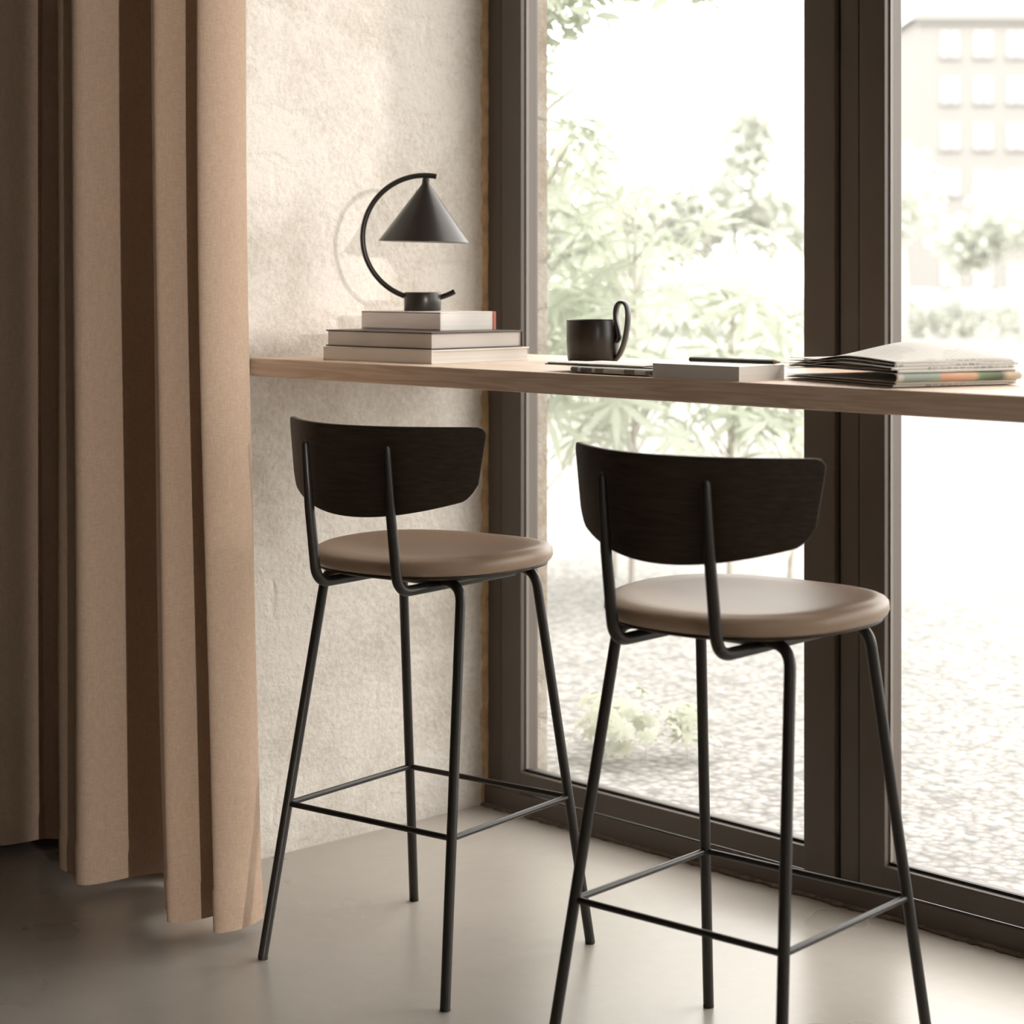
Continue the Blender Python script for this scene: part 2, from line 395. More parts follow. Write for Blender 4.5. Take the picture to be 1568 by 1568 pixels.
def lathe(prof, seg=64, fx=None):
    V=[];F=[]
    n=len(prof)
    for (r,z) in prof:
        for k in range(seg):
            a=2*math.pi*k/seg
            if fx: V.append(fx(r,z,a))
            else: V.append((r*math.cos(a), r*math.sin(a), z))
    for i in range(n-1):
        for k in range(seg):
            k2=(k+1)%seg; F.append((i*seg+k,i*seg+k2,(i+1)*seg+k2,(i+1)*seg+k))
    F.append(tuple(reversed(range(seg)))); F.append(tuple((n-1)*seg+k for k in range(seg)))
    return V,F

# ------------------------------------------------------------------ room shell
H=3.1
box('floor', (-3,-5,-0.12),(5.2,0.10,0.0), M['floor'])
box('ceiling', (-3,-5,H),(5.2,0.17,H+0.15), M['ceil'])
box('wall_left', (-3,-0.78,0.0),(0.0,0.0,H), M['plaster'])
box('wall_exterior', (-3,0.002,-0.1),(0.004,0.175,H), M['brick'])
box('wall_far_left', (-3.2,-5,0.0),(-3.0,0.0,H), M['paint'])
box('wall_back', (-3,-5.2,0.0),(5.2,-5.0,H), M['paint'])
# right wall: added glazed opening that shapes the sun patch, high sill at y YB..YA, full height at y YC..YB
YA,YB,YC=-2.02,-2.44,-2.83
SILL=1.42
boxes('wall_right', [((5.0,-5,0),(5.2,YC,H)), ((5.0,YA,0),(5.2,0.0,H)), ((5.0,YC,2.75),(5.2,YA,H)), ((5.0,YB,0),(5.2,YA,SILL))], M['paint'])
box('wall_window_header', (0.0,0.0,2.8),(5.2,0.17,H), M['paint'])
V=[];F=[]
n=160
for i in range(n+1):
    z=2.8*i/n; w=0.013+0.007*random.random(); d=0.011+0.004*random.random()
    V+=[(0.0,-w,z),(d*0.55,-w*0.7,z),(d*0.7,0.0,z)]
for i in range(n):
    for k in range(2): F.append((i*3+k,(i+1)*3+k,(i+1)*3+k+1,i*3+k+1))
mesh_obj('trim_1',V,F,M['ochre'])

# ------------------------------------------------------------------ window_1 (glazed wall)
win=empty('window_1')
fr=[]; gk=[]; bd=[]
GB=0.088; GT=2.72
fr.append(((0.004,-0.004,0.0),(0.048,0.045,2.8)))
gk.append(((0.048,0.006,0.03),(0.056,0.04,2.8)))
fr.append(((0.056,-0.012,0.035),(0.115,0.04,2.76)))
panes=[(0.115,0.856)]
posts=[0.856,1.893,2.93,3.967]
for p in posts:
    fr.append(((p,-0.012,0.035),(p+0.070,0.04,2.76)))
    gk.append(((p+0.070,0.0,0.03),(p+0.076,0.04,2.8)))
    fr.append(((p+0.076,-0.004,0.0),(p+0.118,0.045,2.8)))
    gk.append(((p+0.118,0.0,0.03),(p+0.124,0.04,2.8)))
    fr.append(((p+0.124,-0.012,0.035),(p+0.178,0.04,2.76)))
    panes.append((p+0.178, min(p+1.037,4.96)))
fr.append(((4.94,-0.012,0.0),(5.0,0.045,2.8)))
fr.append(((0.0,-0.004,0.0),(5.0,0.08,0.034)))
fr.append(((0.004,-0.0135,0.0),(4.94,-0.0045,0.044)))
fr.append(((0.0,-0.004,2.76),(5.0,0.045,2.8)))
for a,b in panes:
    fr.append(((a-0.01,-0.0115,0.046),(b+0.01,0.04,GB)))
    fr.append(((a-0.01,-0.0115,GT),(b+0.01,0.04,2.758)))
    bd.append(((a,0.002,GB),(a+0.003,0.010,GT)))
    gk.append(((a,0.002,GB),(b,0.010,GB+0.005)))
    gk.append(((b-0.005,0.002,GB),(b,0.010,GT)))
boxes('frame_profiles',fr,M['frame'],win,bevel=0.0025)
boxes('gaskets',gk,M['gasket'],win)
boxes('glazing_beads',bd,M['bead'],win)
for i,(a,b) in enumerate(panes):
    mesh_obj('glass_pane_%d'%(i+1),[(a,0.011,GB),(b,0.011,GB),(b,0.011,GT),(a,0.011,GT)],[(0,1,2,3)],M['glass'],win,smooth=False)
V=[];F=[]; n=500
for i in range(n+1):
    x=0.0+5.0*i/n; V+=[(x,-0.0135,0.001),(x,-0.020-0.008*random.random(),0.0012),(x,-0.0135,0.006)]
for i in range(n):
    F.append((i*3,(i+1)*3,(i+1)*3+1,i*3+1)); F.append((i*3+1,(i+1)*3+1,(i+1)*3+2,i*3+2))
mesh_obj('trim_2',V,F,simple('dark_floor_joint',(0.13,0.105,0.085),0.9,var=0.4,scale=60))

# sun_opening in the right wall: added off camera, shaped to aim the low sun
w2=empty('sun_opening')
boxes('frame_side',[((5.04,YA-0.02,SILL),(5.12,YA,2.75)),((5.04,YB,SILL),(5.12,YA,SILL+0.03)),((5.04,YC,2.7),(5.12,YA,2.75)),((5.04,YC,0.0),(5.12,YC+0.04,2.75)),((5.04,YB-0.012,0.0),(5.12,YB,2.75)),((5.04,YC,0.0),(5.12,YB,0.10))],M['frame'],w2,bevel=0.003)
mesh_obj('glass_side',[(5.08,YB,SILL+0.03),(5.08,YA-0.02,SILL+0.03),(5.08,YA-0.02,2.7),(5.08,YB,2.7)],[(0,1,2,3)],M['glass'],w2,smooth=False)
mesh_obj('glass_side_tall',[(5.08,YC+0.04,0.10),(5.08,YB-0.012,0.10),(5.08,YB-0.012,2.7),(5.08,YC+0.04,2.7)],[(0,1,2,3)],M['glass'],w2,smooth=False)

# ------------------------------------------------------------------ curtain
cur=empty('curtain')
ctl=[]
xx0=-1.70
while xx0<-0.50:
    ctl+=[(xx0,-0.935),(xx0+0.085,-0.950),(xx0+0.100,-0.92),(xx0+0.106,-0.84),(xx0+0.13,-0.80),(xx0+0.19,-0.80),(xx0+0.215,-0.85)]; xx0+=0.235
ctl+=[(-0.452,-0.925),(-0.435,-0.945),(-0.37,-0.955),(-0.350,-0.945),(-0.342,-0.915),(-0.334,-0.84),(-0.305,-0.805),(-0.225,-0.800),(-0.190,-0.84),(-0.180,-0.915),(-0.163,-0.940),(-0.110,-0.942),(-0.070,-0.966),(-0.048,-0.956),(-0.040,-0.920),(-0.034,-0.85),(-0.008,-0.805),
      (0.075,-0.800),(0.112,-0.835),(0.125,-0.905),(0.142,-0.934),(0.175,-0.945),(0.205,-0.972),(0.221,-0.957),(0.227,-0.925),(0.230,-0.860),(0.240,-0.818),(0.262,-0.815),(0.276,-0.86),(0.282,-0.915),(0.292,-0.942),(0.303,-0.934),(0.307,-0.905),(0.302,-0.872),(0.293,-0.850),(0.286,-0.836)]
def catmull(P,n):
    out=[]
    for i in range(len(P)-1):
        p0=P[max(i-1,0)];p1=P[i];p2=P[i+1];p3=P[min(i+2,len(P)-1)]
        for k in range(n):
            t=k/n
            out.append(tuple(0.5*((2*p1[j])+(-p0[j]+p2[j])*t+(2*p0[j]-5*p1[j]+4*p2[j]-p3[j])*t*t+(-p0[j]+3*p1[j]-3*p2[j]+p3[j])*t**3) for j in (0,1)))
    out.append(P[-1]); return out
cv=catmull(ctl,7)
for _ in range(3):
    cv=[cv[0]]+[tuple((cv[i-1][j]+2*cv[i][j]+cv[i+1][j])/4 for j in (0,1)) for i in range(1,len(cv)-1)]+[cv[-1]]
ztop=2.98; zb=0.022
zs=[zb, 0.05, 0.088, 0.092]+[0.092+(ztop-0.092)*(i/44) for i in range(1,45)]
V=[];F=[];nc=len(cv)
for zi,z in enumerate(zs):
    f=max(0,1-(z-zb)/1.9)
    for j,(x,y) in enumerate(cv):
        amp=0.985+0.015*math.sin(z*1.3+j*0.05)
        yy=-0.9+(y+0.9)*amp
        g=max(0,min(1,(x+0.35)/0.70))
        xx=x + g*(0.058*f**2.2) + 0.004*math.sin(z*2.1+x*9)*(1-g*0.5)+0.005*math.sin(z*4.3+x*19)*f
        tx=cv[min(j+1,nc-1)][0]-cv[max(j-1,0)][0]; ty=cv[min(j+1,nc-1)][1]-cv[max(j-1,0)][1]; L=math.hypot(tx,ty) or 1
        off=0.0018 if z<0.089 else 0
        V.append((xx+off*ty/L, yy-off*tx/L, z + (0.003*math.sin(x*17) if zi==0 else 0)))
for i in range(len(zs)-1):
    for j in range(nc-1):
        F.append((i*nc+j,i*nc+j+1,(i+1)*nc+j+1,(i+1)*nc+j))
mesh_obj('curtain_cloth',V,F,M['fabric'],cur)
box('curtain_track',(-1.75,-0.92,2.97),(0.42,-0.88,H),M['frame'],cur,bevel=0.003)

# ------------------------------------------------------------------ counter table
TT=0.963
tab=empty('counter_table')
box('table_top',(0.0,-0.616,TT-0.035),(3.3,-0.105,TT),M['wood'],tab,bevel=0.0025)
box('end_panel_leg',(3.22,-0.58,0.0),(3.26,-0.14,TT-0.035),M['wood'],tab,bevel=0.002)

# ------------------------------------------------------------------ bar stools
def bar_stool(loc, rz):
    e=empty('bar_stool',(loc[0],loc[1],0),rz)
    r=0.0082
    fw=0.192; FD={-1:0.199,1:0.188}; tw,td=0.143,0.098; zt=0.634
    legs=[]
    for sy in (-1,1):
        fd=FD[sy]
        P=[(-fw,sy*fd,0.003),(-tw,sy*td,zt),(tw,sy*td,zt),(fw,sy*fd,0.003)]
        legs.append(sweep(fillet(P,0.034,10),r,16))
    tube('leg_frame',legs,M['black_tube'],e)
    caps=[]
    for sx in (-1,1):
        for sy in (-1,1):
            fd=FD[sy]
            caps.append(sweep([(sx*fw,sy*fd,0.0),(sx*(fw-0.0004),sy*(fd-0.0007),0.005)],0.0083,16))
    tube('foot_glides',caps,M['rubber'],e)
    t=0.25/zt; w=fw+(tw-fw)*t; z=0.25
    dr=FD[-1]+(td-FD[-1])*t; df=FD[1]+(td-FD[1])*t
    ring=[]
    for a,b in (((-w,-dr),(w,-dr)),((w,-dr),(w,df)),((w,df),(-w,df)),((-w,df),(-w,-dr))):
        ring.append(sweep([(a[0],a[1],z),(b[0],b[1],z)],0.0048,12))
    tube('footrest',ring,M['black_tube'],e)
    posts=[]
    for sx in (-1,1):
        x=sx*0.085+0.012
        P=fillet([(x+0.003,-0.2285,0.852),(x+0.001,-0.217,0.755),(x,-0.198,0.627),(x,0.10,0.627)],[0.3,0.034],12)
        rr=[]
        for p in P:
            zz=p.z; rr.append(0.0085 if zz<0.72 else 0.0085-0.0024*(zz-0.72)/0.128)
        P=[P[0]+Vector((0,0,0.005))]+P; rr=[0.0035]+rr
        posts.append(sweep(P,rr,16))
    tube('back_posts',posts,M['black_tube'],e)
    box('seat_plate',(-0.10,-0.12,0.636),(0.10,0.12,0.644),M['black_tube'],e,bevel=0.003)
    def fx(r_,z_,a):
        c,s=math.cos(a),math.sin(a); nn=2.35
        k=(abs(c)**nn+abs(s)**nn)**(-1/nn)
        R=r_*k
        x_=R*c*0.188; y_=R*s*0.192
        x_*= 1.0+0.05*s
        return (x_, y_+0.002, z_ + (0.006*(x_/0.197)**2 if z_>0.66 else 0)*r_)
    prof=[(0.02,0.643),(0.84,0.643),(0.93,0.6445),(0.965,0.648),(0.985,0.6515),(1.0,0.6575),(0.995,0.6635),(0.975,0.6685),(0.94,0.672),(0.88,0.6735),(0.75,0.672),(0.55,0.669),(0.3,0.667),(0.02,0.666)]
    V,F=lathe(prof,96,fx); mesh_obj('seat_cushion',V,F,M['leather'],e)
    def fx2(r_,z_,a):
        p=fx(r_,0.5,a); return (p[0],p[1],z_)
    V,F=lathe([(0.3,0.640),(0.9,0.640),(0.955,0.643),(0.96,0.647),(0.3,0.647)],96,fx2); mesh_obj('seat_shell',V,F,M['black_wood'],e)
    V=[];F=[];ns=72;nt_=12
    def pt(s,t,off):
        a=abs(s)
        zt_=0.886-0.010*max(0,(a-0.95)/0.05)**2.2
        zb_=0.741+0.034*a**2.1+0.022*max(0,(a-0.90)/0.10)**2.4
        zz=zb_+(zt_-zb_)*t
        hw=0.182+(0.206-0.182)*((zz-0.741)/0.145)**0.9
        x_=s*hw
        y_=-0.210+0.095*(abs(x_)/0.205)**1.9-0.080*(zz-0.741)
        dy=0.095*1.9*(abs(x_)/0.205)**0.9/0.205*(1 if x_>=0 else -1)
        nx,ny=dy,-1.0; L=math.hypot(nx,ny)
        return (x_+off*nx/L+0.011, y_+off*ny/L, zz)
    for side,off in ((0,0.0045),(1,-0.0045)):
        for i in range(ns+1):
            for j in range(nt_+1):
                V.append(pt(-1+2*i/ns,j/nt_,off))
    B=(ns+1)*(nt_+1); w_=nt_+1
    for i in range(ns):
        for j in range(nt_):
            a=i*w_+j
            F.append((a,a+w_,a+w_+1,a+1)); F.append((B+a,B+a+1,B+a+w_+1,B+a+w_))
    for i in range(ns):
        a=i*w_; F.append((a,B+a,B+a+w_,a+w_)); a=i*w_+nt_; F.append((a,a+w_,B+a+w_,B+a))
    for j in range(nt_):
        a=j; F.append((a,a+1,B+a+1,B+a)); a=ns*w_+j; F.append((a,B+a,B+a+1,a+1))
    o=mesh_obj('backrest',V,F,M['black_wood'],e)
    b=o.modifiers.new('bev','BEVEL'); b.width=0.0018; b.segments=2; b.limit_method='ANGLE'; b.angle_limit=math.radians(50)
    o.modifiers.new('wn','WEIGHTED_NORMAL')
    return e
bar_stool((0.618,-0.700),math.radians(9.5))
bar_stool((1.315,-0.730),math.radians(5.5))

# ------------------------------------------------------------------ books
def book(lo,hi,z0,z1,cover,rz=0.0,spine='-y',name='book',ct=0.0025,over=0.003,pages=None):
    cx,cy=(lo[0]+hi[0])/2,(lo[1]+hi[1])/2
    e=empty(name,(cx,cy,z0),rz); hx,hy=(hi[0]-lo[0])/2,(hi[1]-lo[1])/2; h=z1-z0
    parts=[((-hx,-hy,0),(hx,hy,ct)),((-hx,-hy,h-ct),(hx,hy,h))]
    if spine=='-y': parts.append(((-hx,-hy,0.0005),(hx,-hy+ct,h-0.0005))); pb=((-hx+over,-hy+ct,ct),(hx-over,hy-over,h-ct))
    elif spine=='-x': parts.append(((-hx,-hy,0.0005),(-hx+ct,hy,h-0.0005))); pb=((-hx+ct,-hy+over,ct),(hx-over,hy-over,h-ct))
    else: parts.append(((-hx,hy-ct,0.0005),(hx,hy,h-0.0005))); pb=((-hx+over,-hy+over,ct),(hx-over,hy-ct,h-ct))
    boxes('cover',parts,cover,e,bevel=0.0006)
    box('page_block',pb[0],pb[1],pages or M['pages'],e)
    return e
z1=TT+0.0245; z2=z1+0.031; z3=z2+0.034
book((0.159,-0.563),(0.449,-0.309),TT,z1,M['cov_white'],math.radians(3),'-y')
b2=book((0.144,-0.546),(0.440,-0.317),z1,z2,M['cov_dark'],math.radians(1),'+y',ct=0.0028,pages=M['cov_grey'])
b3=book((0.136,-0.454),(0.364,-0.316),z2,z3,M['cov_pink'],math.radians(0),'-y',ct=0.003,over=0.0)
box('cover_band',(0.1132,0.063,0.0),(0.1152,0.0700,0.034),M['cov_red'],b3,bevel=0.0006)
book((1.032,-0.607),(1.205,-0.500),TT,TT+0.022,M['cov_white'],0.0,'-y',ct=0.0008,over=0.0005)

# pencil
pe=empty('pencil')
A=Vector((1.045,-0.535,TT+0.0262)); Bv=Vector((1.212,-0.518,TT+0.0262)); d=(Bv-A).normalized()
V,F=sweep([A,A+(Bv-A)*0.93],0.0036,6); mesh_obj('pencil_body',V,F,M['pencil'],pe,smooth=False)
V,F=sweep([A+(Bv-A)*0.93,A+(Bv-A)*0.985],[0.0035,0.0010],12); mesh_obj('pencil_tip',V,F,M['pencil_wood'],pe)
V,F=sweep([A+(Bv-A)*0.985,Bv],[0.0010,0.0002],8); mesh_obj('pencil_lead',V,F,M['pencil'],pe)

# ------------------------------------------------------------------ table lamp
lx,ly=0.228,-0.379; zl=z3
lamp=empty('table_lamp',(lx,ly,zl),math.radians(46.5)); lamp.scale=(1.022,1.022,1.022)
R=0.1158; cz=1.190-zl
V,F=lathe([(0.02,0.0),(0.0335,0.0),(0.0345,0.0012),(0.0345,0.0335),(0.0335,0.035),(0.02,0.035)],64); mesh_obj('lamp_base',V,F,M['lamp'],lamp,autosm=40)
pts=[]
a0=math.radians(79); a1=math.radians(360-61)
for i in range(81):
    a=a0+(a1-a0)*i/80; pts.append((0.004+R*math.cos(a),0,cz+R*math.sin(a)))
V,F=sweep(pts,0.0050,16,up=(0,1,0)); mesh_obj('lamp_arc',V,F,M['lamp'],lamp,autosm=50)
ap=cz+R-0.008; sb=1.1815-zl; Rs=0.0855
prof=[(0.0045,ap+0.004),(0.0065,ap+0.002),(0.0075,ap-0.008),(0.012,ap-0.0145),(Rs,sb+0.0005),(Rs,sb),(Rs-0.0015,sb+0.0002),(0.011,ap-0.018),(0.004,ap-0.018)]
V,F=lathe(prof,96)
mesh_obj('lamp_shade',V,F,None,lamp,mats=[M['lamp'],M['shade_in']],fm=[0]*(96*6)+[1]*(96*2)+[0,1],autosm=35).rotation_euler=(0,math.radians(1.5),0)
V,F=lathe([(0.003,ap-0.045),(0.014,ap-0.04),(0.016,ap-0.03),(0.012,ap-0.02),(0.004,ap-0.015)],32); mesh_obj('lamp_bulb',V,F,M['shade_in'],lamp)

# ------------------------------------------------------------------ coffee mug
mug=empty('coffee_mug',(0.581,-0.275,TT),math.radians(46.5-28)); mug.scale=(1.06,1.06,1.01)
V,F=lathe([(0.01,0.0),(0.038,0.0),(0.0425,0.002),(0.0442,0.008),(0.0455,0.040),(0.0455,0.0745),(0.0447,0.0758),(0.0435,0.0745),(0.0435,0.04),(0.042,0.010),(0.038,0.006),(0.01,0.006)],64)
mesh_obj('mug_body',V,F,M['mug'],mug,autosm=60)
V,F=lathe([(0.002,0.055),(0.0434,0.055),(0.0434,0.056),(0.002,0.056)],48); mesh_obj('coffee',V,F,M['gasket'],mug)
hp=catmull([(0.0420,0.004),(0.050,0.014),(0.0590,0.036),(0.0650,0.068),(0.0655,0.094),(0.0600,0.1065),(0.0500,0.1065),(0.0440,0.096),(0.0436,0.078),(0.0480,0.058),(0.0495,0.045),(0.0450,0.036)],8)
V,F=sweep([(a,0,b) for a,b in hp],0.0095,14,ell=(1.0,0.38),up=(0,1,0)); mesh_obj('mug_handle',V,F,M['mug'],mug)

# ------------------------------------------------------------------ newspapers
def folded(name,parent,L,W,z0,z1,mat,hfun,nx=40,nw=26,xo=0.0,yo=0.0,W2=None,th=0.0):
    W2=W2 or W; rad=(z1-z0)/2
    path=[(yo+W*(1-i/nw),z0,0) for i in range(nw)]
    for k in range(9):
        a=-math.pi/2-math.pi*k/8
        path.append((yo+rad*math.cos(a)*1.3+rad*0.2, z0+rad+rad*math.sin(a), 0.0 if k<5 else (k-4)/4))
    path+=[(yo+W2*(i/nw),z1,1) for i in range(1,nw+1)]
    V=[];F=[];m=len(path)
    for i in range(nx+1):
        x=xo+L*i/nx
        for (y,z,up) in path:
            V.append((x,y+0.0008*math.sin(x*60),max(0.0004,z+(hfun(x,y)*up if up else 0))))
    for i in range(nx):
        for j in range(m-1): F.append((i*m+j,(i+1)*m+j,(i+1)*m+j+1,i*m+j+1))
    o=mesh_obj(name,V,F,mat,parent)
    s=o.modifiers.new('sol','SOLIDIFY'); s.thickness=0.0005; s.offset=0
    return o
def stack(name,loc,rz,L,W,layers,hf,mats,gap=0.0012,wav=1.0):
    e=empty(name,(loc[0],loc[1],TT+0.0008),rz); z=0.0006
    for i,(t,xo,yo,dl,dw,mi) in enumerate(layers):
        A=hf*((i+1)/len(layers))**1.2
        def h(x,y,A=A,z=z,i=i):
            u=max(0,min(1,x/L)); v=max(0,min(1,y/W))
            wu=0.15+0.85*(math.sin(min(1.0,u/0.6)*math.pi/2)**1.4) - 0.35*max(0,(u-0.6)/0.4)**1.6
            fv=math.sin(min(1,v/0.45)*math.pi/2)**1.2 if v<0.45 else 1-((v-0.45)/0.55)**1.5
            return A*fv*wu + wav*(0.0010*math.sin(u*9+v*4)*v*(0.4+0.6*i/5)) - 0.35*z*max(0,v-0.5)/0.5
        folded('sheet_%d'%(i+1),e,L+dl,W+dw,z,z+t,mats[mi],h,xo=xo,yo=yo)
        z+=t+gap
    return e
ax=math.atan2(0.948,0.318)
np_=stack('newspaper',(1.470,-0.590),ax,0.215,0.275,
  [(0.0030,0.0,0.004,0.0,-0.002,0),(0.0030,0.003,0.002,-0.004,0.0,0),(0.0125,0.0,0.0,0.003,0.0,2),(0.0035,0.004,-0.002,-0.010,0.002,0),(0.0035,-0.003,0.004,0.0,-0.002,0),(0.0035,0.005,0.007,0.0,-0.006,0),(0.0030,0.008,0.010,-0.008,-0.008,0)],0.024,[M['news'],M['news2'],M['picture']],gap=0.0004)
mg=stack('magazine',(0.775,-0.597),math.radians(-0.5),0.246,0.14,
  [(0.0095,0.075,0.0,-0.075,0.0,1),(0.0014,0.0,0.010,-0.01,-0.01,3),(0.0016,0.004,0.012,-0.03,-0.015,0)],0.0010,[M['news'],M['news2'],M['picture'],M['dark_page']],gap=0.0006,wav=0.4)

# ------------------------------------------------------------------ exterior
def gz(d):
    return -0.02-0.88*max(0,min(1,(d-16)/74))
V=[];F=[]
ux,uy=-0.7253,0.6884
xs=[-260+ i*16 for i in range(31)]; ys=[0.1]+[6+ i*6 for i in range(20)]+[140,180,240,320]
for y in ys:
    for x in xs:
        d=(x-3.133)*ux+(y+2.9)*uy
        V.append((x,y,gz(max(d,y))))
nx=len(xs)
for j in range(len(ys)-1):
    for i in range(nx-1): F.append((j*nx+i,j*nx+i+1,(j+1)*nx+i+1,(j+1)*nx+i))
mesh_obj('ground_exterior',V,F,M['gravel'])

def leaflet(V,F,c,d,n,L,w,droop=0.25):
    s=d.cross(n).normalized(); b=len(V)
    m1=c+d*L*0.35-n*L*droop*0.12; m2=c+d*L*0.7-n*L*droop*0.45; tip=c+d*L*0.97-n*L*droop
    V+= [c, m1+s*w*0.5, m1-s*w*0.5, m2+s*w*0.38, m2-s*w*0.38, tip]
    F+= [(b,b+1,b+2),(b+1,b+3,b+4,b+2),(b+3,b+5,b+4)]
def palmate(V,F,c,n,L,k=9,w=0.022):
    n=n.normalized(); t=n.orthogonal().normalized(); bt=n.cross(t)
    a0=random.random()*6.28
    for i in range(k):
        a=a0+(i/(k-1)-0.5)*math.radians(290)
        leaflet(V,F,c,(t*math.cos(a)+bt*math.sin(a)),n,L*(1-0.25*abs(i/(k-1)-0.5)),w)
def shrub(name,stems,mat,L=0.17,w=0.026,lo=0.30):
    e=empty(name); V=[];F=[];tubes=[]
    for (x,y,h,n,spr) in stems:
        for k in range(n):
            a=random.random()*6.28; zc=h*(lo+(1-lo)*random.random()); rr=spr*(0.25+0.75*random.random())*(0.55+0.6*(1-abs(zc/h-0.5)))
            c=Vector((x+rr*math.cos(a),y+rr*math.sin(a),zc))
            base=Vector((x,y,max(0.0,zc-0.25*min(1,h))))
            mid=(base+c)/2+Vector((0,0,0.03*min(1,h)))
            tubes.append(sweep([base,mid,c],[0.004*min(1,h),0.003*min(1,h),0.002*min(1,h)],5))
            nn=Vector((math.cos(a)*0.7,math.sin(a)*0.7,0.75+0.3*random.random()))
            palmate(V,F,c,nn,L*(0.7+0.5*random.random()),k=random.choice((7,8,9)),w=w)
        q=min(1,h)
        tubes.append(sweep([(x,y,-0.03),(x+0.02*q,y,h*0.5),(x,y+0.02*q,h*0.95)],[0.012*q,0.009*q,0.004*q],8))
    Vt,Ft=merge(tubes); mesh_obj('stems',Vt,Ft,M['bark'],e); mesh_obj('leaves',V,F,mat,e,smooth=False)
    return e
shrub('garden_shrub',[(-2.05,1.85,1.95,44,0.26),(-1.90,2.02,1.80,40,0.28),(-1.66,2.22,1.60,36,0.30),(-1.42,2.46,1.30,28,0.28),(-1.28,2.62,1.00,14,0.24),(-2.3,2.3,1.8,30,0.35),(-2.1,2.6,1.5,26,0.35),(-2.6,2.7,1.9,28,0.4)],M['leaf'],L=0.21,w=0.030)
shrub('low_plant',[(-0.14,0.50,0.12,14,0.10),(-0.06,0.56,0.11,14,0.10),(-0.20,0.62,0.13,14,0.10),(-0.02,0.66,0.10,12,0.09)],M['leaf3'],L=0.042,w=0.013,lo=0.2)

def tree(name,loc,clumps,trunk_h,leaf_size,cnt,mat,tr=0.08,lw=0.5):
    z0=loc[2]; e=empty(name,(loc[0],loc[1],z0)); V=[];F=[]; tb=[]
    tb.append(sweep([(0,0,-0.05),(0.03*trunk_h,0,trunk_h*0.5),(0,0,trunk_h)],[tr,tr*0.8,tr*0.5],8))
    for (cx,cy,cz_,rx,rz_) in clumps:
        tb.append(sweep([(0,0,trunk_h*0.7),(cx*0.5,cy*0.5,(trunk_h*0.7+cz_)/2),(cx,cy,cz_)],[tr*0.5,tr*0.3,tr*0.12],6))
        for k in range(cnt):
            while True:
                p=Vector((random.uniform(-1,1),random.uniform(-1,1),random.uniform(-1,1)))
                if 0.25<p.length<1: break
            p=p*(0.75+0.35*random.random())
            c=Vector((cx+p.x*rx,cy+p.y*rx,cz_+p.z*rz_))
            d=Vector((random.uniform(-1,1),random.uniform(-1,1),random.uniform(-1,0.4))).normalized()
            leaflet(V,F,c,d,d.orthogonal().normalized(),leaf_size*(0.6+0.8*random.random()),leaf_size*lw)
    Vt,Ft=merge(tb); mesh_obj('trunk',Vt,Ft,M['bark'],e); mesh_obj('foliage',V,F,mat,e,smooth=False)
tree('garden_tree',(-1.45,1.05,-0.02),[(0.25,0.30,2.0,0.20,0.18),(0.42,0.48,2.08,0.20,0.14),(0.1,0.1,2.3,0.3,0.25),(0.20,0.22,1.80,0.14,0.16),(0.30,0.33,1.98,0.16,0.14),(0.16,0.18,1.58,0.12,0.14),(0.62,0.66,2.04,0.14,0.09),(0.18,0.20,1.40,0.10,0.12),(-0.2,0.3,2.2,0.3,0.25)],1.9,0.085,110,M['leaf'],0.02,0.42)
g35=gz(33)
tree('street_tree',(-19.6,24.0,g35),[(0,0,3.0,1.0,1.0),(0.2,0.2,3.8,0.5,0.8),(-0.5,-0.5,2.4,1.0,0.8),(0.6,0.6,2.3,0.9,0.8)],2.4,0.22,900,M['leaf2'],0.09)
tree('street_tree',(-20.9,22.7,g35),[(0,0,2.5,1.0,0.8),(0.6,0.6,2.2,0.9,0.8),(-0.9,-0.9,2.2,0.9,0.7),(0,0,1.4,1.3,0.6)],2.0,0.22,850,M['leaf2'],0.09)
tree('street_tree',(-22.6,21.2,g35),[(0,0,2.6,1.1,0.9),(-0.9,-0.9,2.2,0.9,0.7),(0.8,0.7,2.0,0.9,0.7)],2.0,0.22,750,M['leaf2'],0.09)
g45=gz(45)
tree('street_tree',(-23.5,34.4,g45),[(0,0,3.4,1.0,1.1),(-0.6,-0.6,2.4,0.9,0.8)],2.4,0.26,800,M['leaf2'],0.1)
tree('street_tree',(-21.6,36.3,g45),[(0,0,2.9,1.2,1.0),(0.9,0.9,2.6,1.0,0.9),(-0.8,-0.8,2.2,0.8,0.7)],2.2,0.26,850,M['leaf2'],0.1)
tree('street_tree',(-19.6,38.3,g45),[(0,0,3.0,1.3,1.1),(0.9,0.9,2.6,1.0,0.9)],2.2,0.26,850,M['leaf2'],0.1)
hx0=Vector((-33.0,31.0,0)); hd=Vector((0.6884,0.7253,0))
he=empty('hedge',(0,0,0)); V=[];F=[]
for k in range(9000):
    s=random.uniform(-6,24); p=hx0+hd*s+Vector((-0.725,0.688,0))*random.uniform(0,0.8)
    p.z=gz(54)+random.uniform(0.05,1.15)
    dd=Vector((random.uniform(-1,1),random.uniform(-1,1),random.uniform(-1,1))).normalized()
    leaflet(V,F,p,dd,dd.orthogonal().normalized(),0.26,0.14)
mesh_obj('hedge_leaves',V,F,M['leaf2'],he,smooth=False)

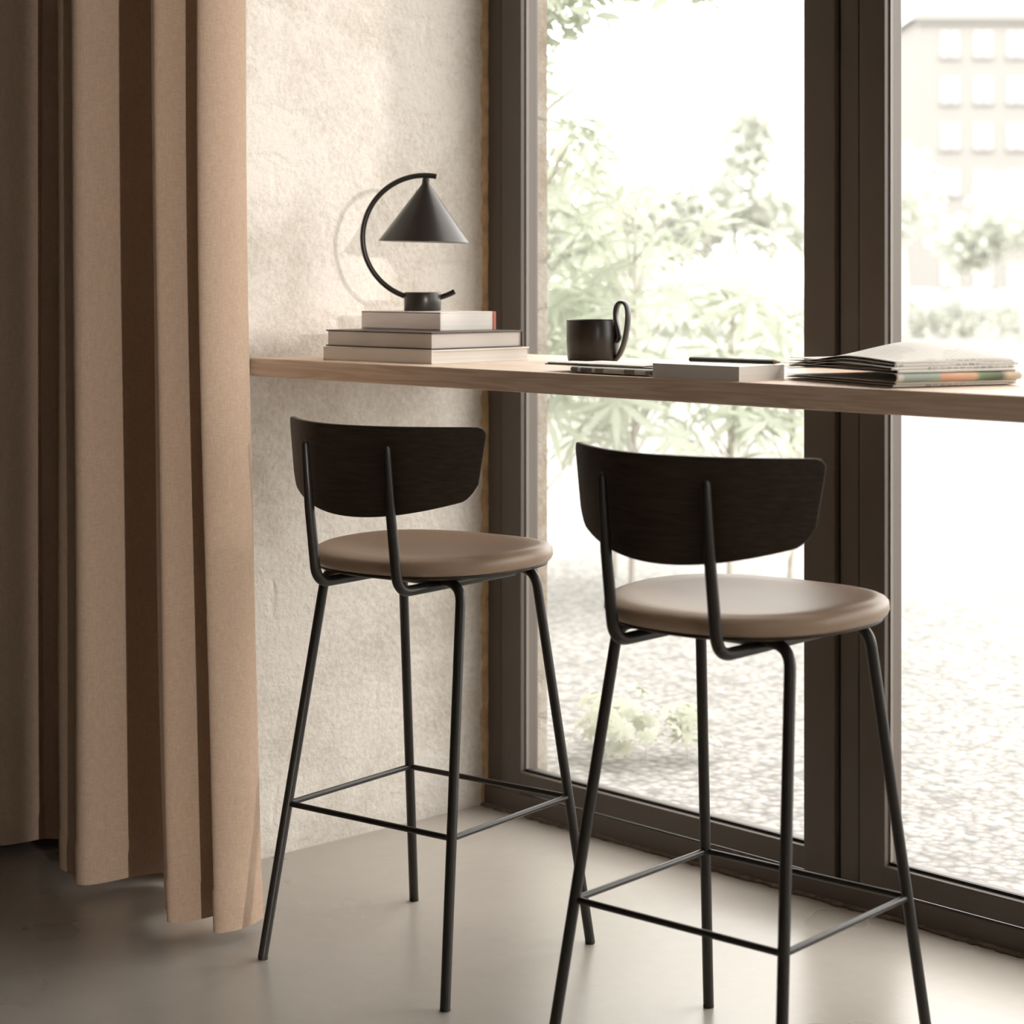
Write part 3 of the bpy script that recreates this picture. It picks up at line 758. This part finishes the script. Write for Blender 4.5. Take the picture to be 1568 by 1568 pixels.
B=empty('apartment_building',(-73.1,105.6,gz(130)),math.radians(46.5))
Hb=18.6
box('facade_block',(0,0,0),(34,14,Hb),M['facade'],B)
wl=[];tl=[]
for fl in range(6):
    zf=0.9+fl*2.98
    for c in range(15):
        x=1.5+c*2.15
        wl.append(((x,-0.06,zf+0.35),(x+1.15,0.05,zf+2.0)))
        tl.append(((x-0.1,-0.16,zf+0.2),(x+1.25,0.0,zf+0.33))); tl.append(((x+0.54,-0.1,zf+0.35),(x+0.61,0.0,zf+2.0)))
tl.append(((-0.2,-0.3,Hb-0.3),(34.2,0.0,Hb+0.05)))
boxes('facade_windows',wl,M['facade_win'],B); boxes('facade_trims',tl,M['facade_trim'],B)
V=[(-0.4,-0.4,Hb),(34.4,-0.4,Hb),(34.4,14.4,Hb),(-0.4,14.4,Hb),(4,7,Hb+3.2),(30,7,Hb+3.2)]
mesh_obj('hip_roof',V,[(0,1,5,4),(1,2,5),(2,3,4,5),(3,0,4),(3,2,1,0)],M['roof'],B,smooth=False)

def car(loc,rz,paint):
    e=empty('car',loc,rz)
    prof=[(-2.1,0.30),(-2.1,0.72),(-1.95,0.86),(-1.5,0.92),(-1.05,1.38),(0.35,1.42),(1.0,0.98),(1.85,0.84),(2.1,0.62),(2.1,0.30)]
    V=[];F=[];n=len(prof)
    for y,k in ((-0.86,0.0),(-0.80,1),(0.80,1),(0.86,0)):
        for (x,z) in prof:
            V.append((x*(0.98 if k==0 else 1), y*(0.80 if z>1.0 else 1.0), z))
    for j in range(3):
        for i in range(n): F.append((j*n+i,j*n+(i+1)%n,(j+1)*n+(i+1)%n,(j+1)*n+i))
    F.append(tuple(range(n))); F.append(tuple(reversed(range(3*n,4*n))))
    mesh_obj('car_body',V,F,paint,e,smooth=False)
    boxes('car_windows',[((-1.0,-0.70,1.0),(0.5,0.70,1.32))],M['car_g'],e)
    ws=[]
    for x in (-1.35,1.35):
        for y in (-0.78,0.78): ws.append(sweep([(x,y-0.1,0.31),(x,y+0.1,0.31)],0.31,20,up=(0,0,1)))
    Vt,Ft=merge(ws); mesh_obj('wheels',Vt,Ft,M['tyre'],e,autosm=40)
gc=gz(90)
for (p,m_) in (((-49.6,72.3),'car_l'),((-48.0,74.0),'car_d'),((-46.5,75.6),'car_l'),((-54.0,67.7),'car_d'),((-52.2,69.5),'car_l')):
    car((p[0],p[1],gc),math.radians(-43.5),M[m_])

# ------------------------------------------------------------------ light
W=bpy.data.worlds.new('overcast_sky'); S.world=W; W.use_nodes=True
bg=W.node_tree.nodes['Background']; bg.inputs[0].default_value=(1.0,0.968,0.925,1); bg.inputs[1].default_value=5.35
def sun(name,energy,ang,col,dv,loc):
    sd=bpy.data.lights.new(name,'SUN'); sd.energy=energy; sd.angle=math.radians(ang); sd.color=col
    so=bpy.data.objects.new(name,sd); link(so)
    so.rotation_euler=Vector(dv).normalized().to_track_quat('-Z','Y').to_euler(); so.location=loc
sun('low_sun',1.35,0.6,(1.0,0.93,0.87),(-1.0,0.35,-0.09),(8,-4,2))

# ------------------------------------------------------------------ camera
cd=bpy.data.cameras.new('camera'); co=bpy.data.objects.new('camera',cd); link(co)
co.location=(3.133,-2.900,1.12); co.rotation_euler=(math.radians(90),0,math.radians(46.5))
cd.sensor_width=36; cd.lens=70.7; cd.shift_y=-0.2309; cd.clip_end=600
cd.dof.use_dof=True; cd.dof.focus_distance=3.3; cd.dof.aperture_fstop=5.0
S.camera=co
